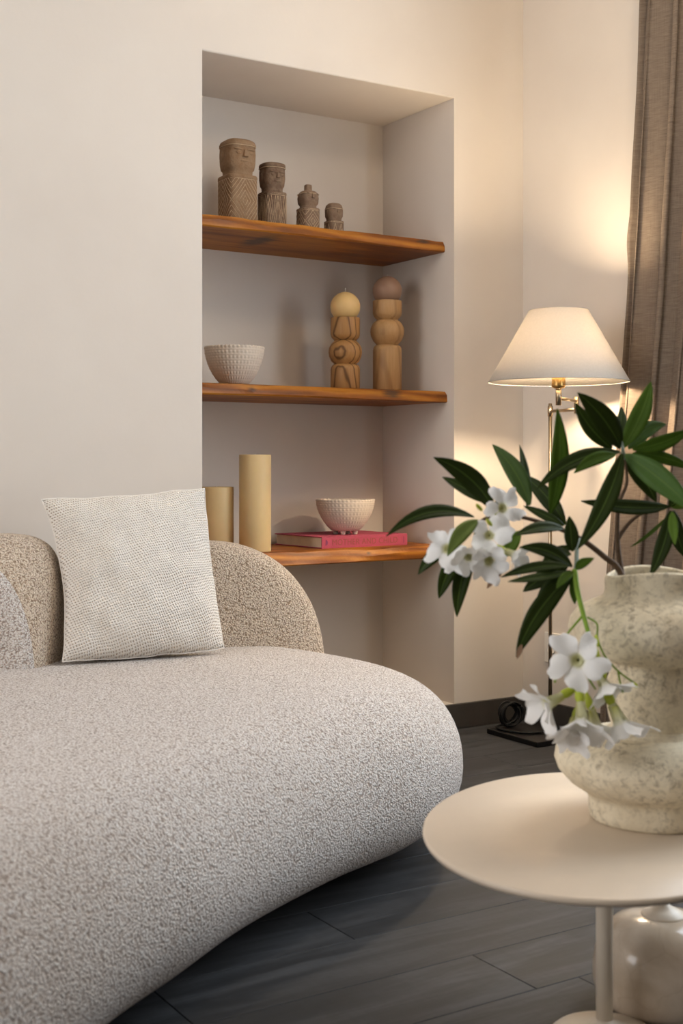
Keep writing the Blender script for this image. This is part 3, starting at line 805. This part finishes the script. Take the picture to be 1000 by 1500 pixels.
# warm globe light added out of view to brighten upper wall, sofa and table
cg = meta(empty('added_globe_light', (2.05, 1.65, CZ)), 'added globe light out of view that warms the room', 'added light')
lathe('added_light_mount', [(.07, 0), (.075, -.004), (.07, -.022), (.04, -.028)], M['white'], cg, n=32)
t = NT('added_globe_glow', .4); t.color((1, .95, .88)); t.b.inputs['Emission Color'].default_value = (1, .80, .58, 1); t.b.inputs['Emission Strength'].default_value = 30
bm = bmesh.new(); bmesh.ops.create_uvsphere(bm, u_segments=32, v_segments=20, radius=.13)
for v in bm.verts: v.co.z -= .15
obj_bm('globe', bm, t.m, cg, smooth=True)

# wall outlet on the side wall behind the lamp
ol = meta(empty('wall_outlet', (WX, 3.135, .25)), 'white double wall outlet behind the lamp pole', 'outlet')
boxes('plate', [((-.008, -.066, -.042), (0, .066, .056))], M['white'], ol, bevel=.002)
for s_ in (-1, 1):
    o = lathe('socket', [(.021, 0), (.021, .003), (.018, .003), (.017, .001), (.002, .001)], M['white'], ol, n=28)
    o.rotation_euler = (0, -pi/2, 0); o.location = (-.008, s_*.032, .007)

# ================================================================== CURTAIN
cur = meta(empty('curtain', (2.745, 2.5, 0)), 'floor-length taupe linen curtain hanging in folds by the window', 'curtain')
nz, ns = 90, 150; V = []; Fc = []
def yleft(z):
    pts = [(0, 2.90), (.53, 2.872), (1.0, 2.815), (1.33, 2.782), (1.8, 2.748), (2.25, 2.722), (2.62, 2.712)]
    for (a, b), (c, d) in zip(pts[:-1], pts[1:]):
        if z <= c: return b+(d-b)*(z-a)/(c-a)
    return pts[-1][1]
for j in range(nz+1):
    z = .012+(2.60-.012)*j/nz
    for i in range(ns+1):
        s_ = i/ns; yl = yleft(z)
        ph = s_*6.2*2*pi+.6*sin(s_*23)
        drift = .55*sin(z*1.1+1.0)+.5*noise.noise(Vector((s_*6, z*.6, 0)))
        amp = .019+.012*noise.noise(Vector((s_*9, z*.5, 4)))+.004*(2.6-z)*(.6 if s_ > .2 else 0)
        y = yl-s_*.58-.016*sin(2*(ph+drift))*min(1, s_*8)
        x = 2.745+amp*sin(ph+drift)+.006*noise.noise(Vector((s_*20, z*3.2, 8)))
        if s_ < .07:      # buckled hem fold near lamp height
            x += .010*math.exp(-((z-1.55)/.10)**2)*sin(s_/.07*pi)
            y += .010*math.exp(-((z-1.52)/.06)**2)*(1-s_/.07)
        V.append((x-2.745, y-2.5, z))
for j in range(nz):
    for i in range(ns):
        a = j*(ns+1)+i; Fc.append((a, a+1, a+ns+2, a+ns+1))
cl = obj('cloth', V, Fc, M['curtain'], cur)
md = cl.modifiers.new('thickness', 'SOLIDIFY'); md.thickness = .0015
tube('curtain_rail', [(0, 2.95-2.5, 2.615), (0, .2-2.5, 2.615)], .011, M['brass'], cur, n=12)

# ================================================================== COFFEE TABLE
TZ = .330
TC = Vector((1.307, 1.3854)); ta = atan2(.68232, .73105)
tb = meta(empty('coffee_table', (1.3456, 1.4057, 0)), 'low oval beige coffee table on slim stem and marble pedestal', 'table')
TO = Vector((1.3456, 1.4057, 0))
n = 128; V = []; Fc = []
secs = [(.90, TZ-.013), (.97, TZ-.0125), (.992, TZ-.010), (1.0, TZ-.0055), (.998, TZ-.002), (.990, TZ), (.6, TZ)]
for (s_, z) in secs:
    for k in range(n):
        a = 2*pi*k/n; u, v = .3266*cos(a), .2473*sin(a)
        # keep the rim inset constant
        ln = sqrt(u*u+v*v); f_ = (ln-(1-s_)*.30)/ln
        u, v = u*f_, v*f_
        V.append((TC.x+u*cos(ta)-v*sin(ta)-TO.x, TC.y+u*sin(ta)+v*cos(ta)-TO.y, z))
for i in range(len(secs)-1):
    for k in range(n):
        a, b = i*n+k, i*n+(k+1) % n; Fc.append((a, b, b+n, a+n))
Fc.append(tuple(range(n-1, -1, -1))); Fc.append(tuple(range((len(secs)-1)*n, len(secs)*n)))
obj('table_top', V, Fc, M['table'], tb)
tube('stem', [(0, 0, .020), (0, 0, TZ-.012)], .0125, M['tablestem'], tb, n=24)
lathe('foot', [(.078, 0), (.080, .002), (.080, .006), (.074, .011), (.050, .018), (.026, .024), (.0135, .029), (.0125, .031)], M['tablestem'], tb, n=48)
BP = Vector((1.512, 1.447, 0))-TO
lathe('pedestal', [(.080, 0), (.094, .004), (.106, .018), (.111, .040), (.1105, .064), (.106, .090), (.096, .113), (.078, .130), (.055, .139), (.03, .1425), (.004, .143)], M['marble'], tb, n=64, loc=BP)
lathe('pedestal_cap', [(.034, .139), (.035, .142), (.033, .145), (.022, .151), (.0105, .157), (.009, .161)], M['tablestem'], tb, n=36, loc=BP)
tube('pedestal_rod', [(BP.x, BP.y, .155), (BP.x, BP.y, TZ-.012)], .009, M['tablestem'], tb, n=20)

# ================================================================== VASE
VC = Vector((1.409, 1.3682, TZ))
vz = [(.0905, 0), (.0945, .004), (.0955, .016), (.0955, .030), (.098, .037), (.108, .044), (.124, .054), (.139, .070), (.1455, .086), (.144, .100), (.135, .111), (.119, .119), (.098, .1245), (.076, .1275), (.064, .1285), (.0615, .1305),
      (.0625, .137), (.067, .152), (.070, .170), (.0705, .188), (.068, .206), (.0625, .221), (.0595, .228), (.060, .231), (.068, .233), (.090, .2375), (.110, .248), (.122, .267), (.1255, .283), (.122, .298), (.112, .311), (.096, .321), (.081, .327), (.0735, .333), (.0715, .342), (.072, .355), (.0715, .362),
      (.069, .365), (.066, .362), (.064, .350), (.064, .335), (.078, .320), (.100, .305), (.114, .285), (.105, .258), (.075, .243), (.048, .228), (.056, .18), (.05, .145), (.08, .125), (.125, .09), (.12, .06), (.08, .03), (.01, .025)]
def vfr(t, i, r, z):
    if r < .015: return 0, 0
    q = Vector((cos(t)*1.3, sin(t)*1.3, z*9))
    dr = .0022*noise.noise(q)+.0012*noise.noise(q*2.3)
    dz = .0045*sin(2*t-.4) * max(0, (z-.32)/.04) if z > .32 else 0
    return dr, dz
vase = lathe('vase', vz, M['vase'], n=80, fr=vfr, loc=VC)
meta(vase, 'mottled cream stoneware vase of stacked bulging rings on the table', 'vase')

# ================================================================== OLEANDER BRANCHES
VIEW = Vector((sin(YAW), cos(YAW), 0))
D0 = 1.905
DARK, MID, LITE, YOUNG = lin((50, 66, 14)), lin((80, 110, 28)), lin((108, 140, 46)), lin((138, 160, 80))
def leaf(parent, b, t, wpx, d0=D0, d1=None, arch=0.0, roll=0.0, col=DARK, dry=False, fold=.28):
    d1 = d0 if d1 is None else d1
    A, B = P(b[0], b[1], d0), P(t[0], t[1], d1)
    ax = B-A; L = ax.length; ax.normalize()
    viewd = (A+B)/2-Vector((0, 0, H)); viewd.normalize()
    side0 = ax.cross(viewd).normalized()
    nv = side0.cross(ax).normalized()            # faces the eye or away
    if nv.dot(viewd) > 0: nv = -nv
    R_ = Matrix.Rotation(roll, 3, ax); side, nv = R_ @ side0, R_ @ nv
    wd = wpx/F*(d0+d1)/2/2*.97
    up = side0 if side0.z > 0 else -side0
    ns_, V, uv, Fc = 12, [], [], []
    cols = [-1, -.5, 0, .5, 1]
    for lay in (0, 1):
        for i in range(ns_+1):
            s = i/ns_
            c = A+ax*L*s+up*(arch*L*4*s*(1-s))+nv*(-.05*L*s*s)
            pr = max(.0, sin(pi*min(1, s*.97+.015)**.86))**.85*(1 if s < .97 else .6)
            for cc_ in cols:
                p = c+side*cc_*wd*pr+nv*(fold*wd*pr*abs(cc_)-.0007*lay)
                V.append(p); uv.append((.5+.5*cc_, s))
    m = len(cols); off = (ns_+1)*m
    for i in range(ns_):
        for k in range(m-1):
            a = i*m+k
            Fc.append((a, a+1, a+m+1, a+m)); Fc.append((off+a, off+a+m, off+a+m+1, off+a+1))
        Fc.append((i*m, i*m+m, off+i*m+m, off+i*m)); Fc.append((i*m+m-1, off+i*m+m-1, off+i*m+2*m-1, i*m+2*m-1))
    o = obj('leaf', [v-parent.location for v in V], Fc, M['dry'] if dry else M['leaf'], parent, uvs=uv)
    j = random.uniform(.88, 1.12); o.color = (col[0]*j, col[1]*j, col[2]*j, 1)
    return o
petal_meshes = {}
def petal_mesh(openness, var):
    key = (openness, var)
    if key in petal_meshes: return petal_meshes[key]
    rnd = random.Random(var*7+len(openness)*100); nu, nv_ = 8, 9; V, uv, Fc = [], [], []
    tilt = radians({'open': 78, 'half': 48, 'bell': 26}[openness] if isinstance(openness, str) else openness)
    for lay in (0, 1):
        for j in range(nv_+1):
            s = j/nv_
            # axis distance r and height z: narrow tube then flare
            if s < .28: r, z = .09+.10*s/.28, -.55+.55*s/.28
            else:
                q = (s-.28)/.72; tl = tilt*(.75+.35*q)
                r = .19+.82*q*sin(tl); z = .82*q*cos(tl)
            wdt = (.085+.06*s/.28) if s < .28 else .12+.31*sin(pi*min(1, ((s-.28)/.72*.72))**1.15)
            if s > .93: wdt *= .86
            for i in range(nu+1):
                u = i/nu*2-1
                tw = .30*max(0, s-.28)
                ruf = .16*sin(u*3+var*1.7+s*3)*max(0, s-.4)+.05*rnd.uniform(-1, 1)*max(0, s-.6)
                y = u*wdt+tw*.75; s_e = (.10*u+.05*sin(var*2.1+u*5))*max(0, s-.55)*2; y += 0*s_e; r_ = s_e
                x = r-.10*u*u*(wdt/.4)*.6+r_*sin(tilt)
                V.append((x, y, z+ruf+.10*abs(u)*max(0, s-.3)*(1 if u > 0 else .2)-.012*lay)); uv.append((i/nu, s))
    m = nu+1; off = (nv_+1)*m
    for j in range(nv_):
        for i in range(nu):
            a = j*m+i; Fc.append((a, a+1, a+m+1, a+m)); Fc.append((off+a, off+a+m, off+a+m+1, off+a+1))
    me = bpy.data.meshes.new('petal'); me.from_pydata(V, [], Fc); me.update()
    me.polygons.foreach_set('use_smooth', [True]*len(me.polygons)); l = me.uv_layers.new(name='UVMap')
    for lp in me.loops: l.data[lp.index].uv = uv[lp.vertex_index]
    me.materials.append(M['petal']); petal_meshes[key] = me
    return me
def flower(parent, c, d, rpx, axis, openness='open', roll=0, var=0):
    """axis = where the face looks, in (right, up, towards camera) terms"""
    R = rpx/F*d
    right = Vector((cos(YAW), -sin(YAW), 0)); ax = (right*axis[0]+Vector((0, 0, axis[1]))-VIEW*axis[2]).normalized()
    u = ax.orthogonal().normalized(); v = ax.cross(u)
    mat = Matrix((u, v, ax)).transposed().to_4x4() @ Matrix.Rotation(roll, 4, 'Z')
    fo = lathe('flower', [(.04, -1.05), (.10, -1.0), (.135, -.8), (.12, -.62), (.13, -.45), (.17, -.2), (.20, .0), (.17, -.05), (.05, -.2)], M['petal'], parent, n=12, cap=False)
    me = fo.data; l = me.uv_layers.new(name='UVMap')
    for lp in me.loops: l.data[lp.index].uv = (0, .16)
    fo.matrix_local = Matrix.Translation(P(c[0], c[1], d)-parent.location) @ mat @ Matrix.Scale(R, 4)
    for k in range(5):
        p = bpy.data.objects.new('petal', petal_mesh(openness, (var+k) % 4)); COL.objects.link(p); p.parent = fo
        p.rotation_euler = (random.uniform(-.14, .14), random.uniform(-.16, .16), 2*pi*k/5+random.uniform(-.10, .10)); p.scale = [random.uniform(.88, 1.1)]*3
    ca = lathe('calyx', [(.03, -1.30), (.07, -1.22), (.11, -1.08), (.15, -.92), (.165, -.74), (.12, -.60)], M['calyx'], fo, n=10, fr=lambda t, i, r, z: (.02*sin(5*t)*i/5, .10*sin(5*t)*(1 if i == 5 else 0)), cap=False)
    return fo

# --- branch carrying both flower clusters, leaning out to the left of the vase
b1 = meta(empty('oleander_branch', P(908, 838, D0)), 'oleander branch with white flower clusters arching out over the vase lip', 'branch', 'oleander branches in the vase')
def st(parent, name, pts, r0, r1, m, sub=6):
    q = catmull([P(*p)-parent.location for p in pts], sub); k = len(q)
    return tube(name, q, [r0+(r1-r0)*i/(k-1) for i in range(k)], m, parent, n=8)
st(b1, 'stem', [(925, 900, D0+.005), (908, 838, D0), (884, 815, D0-.01), (860, 796, D0-.02), (838, 783, D0-.02), (806, 770, D0-.02), (765, 758, D0-.03), (722, 756, D0-.04), (700, 766, D0-.045)], .0052, .0022, M['stemw'])
st(b1, 'side_shoot', [(850, 790, D0-.02), (845, 800, D0-.05), (844, 822, D0-.08), (842, 838, D0-.10)], .0035, .0030, M['greystem'])
fs = st(b1, 'flower_stem', [(841, 834, D0-.10), (846, 868, D0-.11), (854, 900, D0-.12), (863, 932, D0-.13), (868, 948, D0-.13)], .0040, .0026, M['stemg'])
st(b1, 'flower_stem', [(853, 902, D0-.12), (841, 916, D0-.125), (830, 930, D0-.13), (828, 944, D0-.13)], .0018, .0012, M['stemg'])
st(b1, 'flower_stem', [(860, 904, D0-.12), (874, 914, D0-.12), (875, 935, D0-.12), (885, 960, D0-.125), (905, 983, D0-.125), (928, 1000, D0-.12)], .0014, .0014, M['stemg'])
st(b1, 'flower_stem', [(868, 946, D0-.13), (860, 985, D0-.14), (872, 1010, D0-.14)], .0018, .0012, M['stemg'])
st(b1, 'flower_stem', [(905, 983, D0-.125), (908, 1000, D0-.13), (912, 1015, D0-.135)], .0014, .0012, M['stemg'])
st(b1, 'flower_stem', [(828, 944, D0-.13), (820, 975, D0-.135), (812, 1000, D0-.14)], .0014, .0012, M['stemg'])
dA = D0-.09
for a in [((833, 829), (734, 843), 18, dA-.02, dA-.03, .05, .5, DARK), ((838, 830), (762, 801), 24, dA, dA-.02, .10, .3, DARK), ((832, 838), (745, 849), 16, dA-.02, dA-.05, -.02, .6, DARK),
          ((832, 828), (765, 868), 26, dA, dA+.03, .04, -.2, DARK), ((836, 836), (783, 895), 26, dA+.01, dA+.01, .06, .2, DARK), ((838, 842), (757, 962), 32, dA-.01, dA-.03, .07, -.15, DARK),
          ((839, 846), (841, 886), 13, dA-.01, dA, 0, .3, MID), ((838, 808), (834, 756), 22, dA+.02, dA+.02, 0, .2, DARK), ((843, 834), (869, 819), 15, dA-.02, dA-.05, .08, .3, MID),
          ((840, 838), (816, 861), 14, dA-.03, dA-.05, .08, -.2, LITE), ((826, 774), (756, 782), 20, D0-.02, D0-.06, .06, .5, DARK), ((826, 770), (765, 742), 15, D0-.01, D0+.02, .03, -.4, DARK),
          ((838, 800), (790, 838), 20, D0-.03, D0+.02, .08, .1, DARK), ((836, 812), (800, 815), 18, D0-.05, D0, .05, .4, DARK),
          ((806, 752), (817, 600), 29, D0-.03, D0-.07, -.05, .15, MID), ((776, 740), (721, 649), 30, D0-.01, D0+.03, .06, .2, lin((84, 110, 56))), ((772, 742), (763, 650), 15, D0, D0+.03, .02, .5, DARK),
          ((828, 768), (762, 694), 26, D0+.01, D0+.05, .06, -.2, DARK),
          ((722, 745), (637, 671), 33, D0-.04, D0-.08, .09, .1, DARK), ((722, 738), (648, 697), 22, D0-.02, D0, .0, .4, DARK), ((694, 757), (567, 783), 22, D0-.05, D0-.10, .14, .35, DARK),
          ((700, 762), (657, 813), 24, D0-.10, D0-.14, .08, -.1, YOUNG), ((668, 790), (611, 842), 22, D0-.02, D0, .06, .1, DARK), ((676, 802), (642, 878), 24, D0-.02, D0, .04, 0, DARK),
          ((694, 800), (668, 905), 26, D0-.01, D0+.01, .05, .1, DARK), ((762, 778), (735, 818), 22, D0-.02, D0+.01, .0, .2, LITE), ((735, 748), (728, 722), 14, D0, D0+.01, 0, .3, DARK),
          ((702, 764), (662, 792), 18, D0-.03, D0-.01, .06, .4, DARK), ((705, 766), (700, 812), 20, D0-.02, D0, .0, .3, MID)]:
    leaf(b1, a[0], a[1], a[2], a[3], a[4], a[5], a[6], a[7])
leaf(b1, (736, 836), (713, 862), 11, D0-.03, D0-.03, .05, .1, DARK, dry=True)
leaf(b1, (764, 944), (757, 965), 8, D0-.115, D0-.12, 0, 0, DARK, dry=True)
for a in [((736, 744), D0-.075, 31, (.30, .25, .9), 'open', .3), ((716, 784), D0-.10, 31, (-.15, .10, 1), 'open', .9), ((655, 804), D0-.085, 33, (-.45, .15, .85), 'open', 1.5),
          ((686, 816), D0-.10, 30, (.1, -.35, .9), 'half', .2), ((716, 822), D0-.115, 32, (.05, -.30, 1), 'half', .7), ((752, 812), D0-.085, 27, (.75, -.35, .5), 'half', .4), ((668, 822), D0-.06, 24, (-.4, -.5, .7), 'open', .4)]:
    flower(b1, a[0], a[1], a[2], a[3], a[4], a[5], random.randint(0, 3))
for a in [((845, 968), D0-.155, 43, (-.35, .05, .95), 'open', .2), ((801, 1030), D0-.15, 44, (-.85, -.35, .35), 'half', .5), ((852, 1056), D0-.17, 46, (.0, -.85, .45), 'half', .1),
          ((884, 1004), D0-.14, 40, (.35, -.8, .4), 'half', .8), ((908, 1058), D0-.145, 46, (.35, -.85, .3), 'half', .3), ((838, 1070), D0-.155, 36, (-.3, -.7, .6), 'half', 1.0), ((872, 1062), D0-.12, 38, (.2, -.8, .2), 'half', 1.0)]:
    flower(b1, a[0], a[1], a[2], a[3], a[4], a[5], random.randint(0, 3))
# unopened buds on the hanging cluster
for (bx_, by_, ex2, ey2) in ((866, 946, 870, 985), (874, 950, 880, 990), (858, 950, 861, 975), (886, 965, 885, 1000), (928, 1000, 933, 1008), (872, 930, 876, 948), (706, 748, 697, 738), (720, 770, 712, 760)):
    a_, b_ = P(bx_, by_, D0-.13)-b1.location, P(ex2, ey2, D0-.14)-b1.location
    tube('bud', [a_, a_.lerp(b_, .3), a_.lerp(b_, .7), b_], [.0012, .0030, .0028, .0006], M['calyx'], b1, n=8)

# --- upright leafy branch with a side shoot on the right
b2 = meta(empty('oleander_branch', P(912, 838, D0+.02)), 'upright leafy oleander branch without flowers in the vase', 'branch', 'oleander branches in the vase')
st(b2, 'stem', [(925, 900, D0+.03), (910, 838, D0+.02), (904, 790, D0+.02), (906, 740, D0+.01), (918, 705, D0), (913, 666, D0-.01)], .0050, .0016, M['stemw'])
st(b2, 'side_shoot', [(904, 790, D0+.02), (922, 765, D0+.03), (948, 748, D0+.03), (982, 742, D0+.02)], .0036, .0022, M['stemw'])
dB = D0-.02
tube('bud', [P(913, 672, dB)-b2.location, P(912, 660, dB-.01)-b2.location, P(911, 646, dB-.005)-b2.location], [.0028, .0030, .0008], M['greystem'], b2, n=8)
for a in [((909, 656), (848, 577), 36, dB, dB-.05, .05, .1, DARK), ((896, 657), (843, 590), 26, dB+.02, dB+.01, -.06, .2, DARK), ((909, 650), (911, 594), 18, dB+.02, dB+.05, 0, .3, DARK),
          ((911, 657), (953, 557), 30, dB, dB+.02, -.05, -.15, MID), ((920, 657), (978, 621), 25, dB+.02, dB+.05, .12, .25, MID), ((926, 658), (1012, 630), 25, dB, dB-.02, -.05, .3, MID),
          ((926, 664), (1016, 690), 20, dB+.01, dB, .07, .4, MID), ((915, 666), (1014, 748), 38, dB-.02, dB-.08, .04, .1, lin((92, 126, 58))), ((914, 668), (961, 737), 27, dB+.02, dB+.03, .05, .2, DARK),
          ((911, 664), (846, 803), 30, dB-.03, dB-.06, -.05, .05, DARK), ((908, 662), (788, 713), 25, dB-.02, dB-.06, .10, .3, DARK), ((902, 666), (842, 692), 20, dB-.04, dB-.07, .08, .1, MID),
          ((980, 742), (854, 732), 24, D0, D0-.04, -.04, .3, DARK), ((982, 748), (951, 844), 24, D0-.01, D0-.03, -.05, .1, DARK), ((984, 750), (988, 797), 15, D0-.03, D0-.05, 0, .1, LITE),
          ((986, 748), (1006, 820), 24, D0, D0, -.05, .2, DARK), ((980, 742), (990, 726), 12, D0, D0, 0, .2, DARK), ((982, 742), (1015, 738), 14, D0, D0, .04, .4, LITE), ((978, 756), (922, 802), 6, D0+.02, D0+.04, -.04, 0, MID)]:
    leaf(b2, a[0], a[1], a[2], a[3], a[4], a[5], a[6], a[7])
bpy.context.view_layer.update()
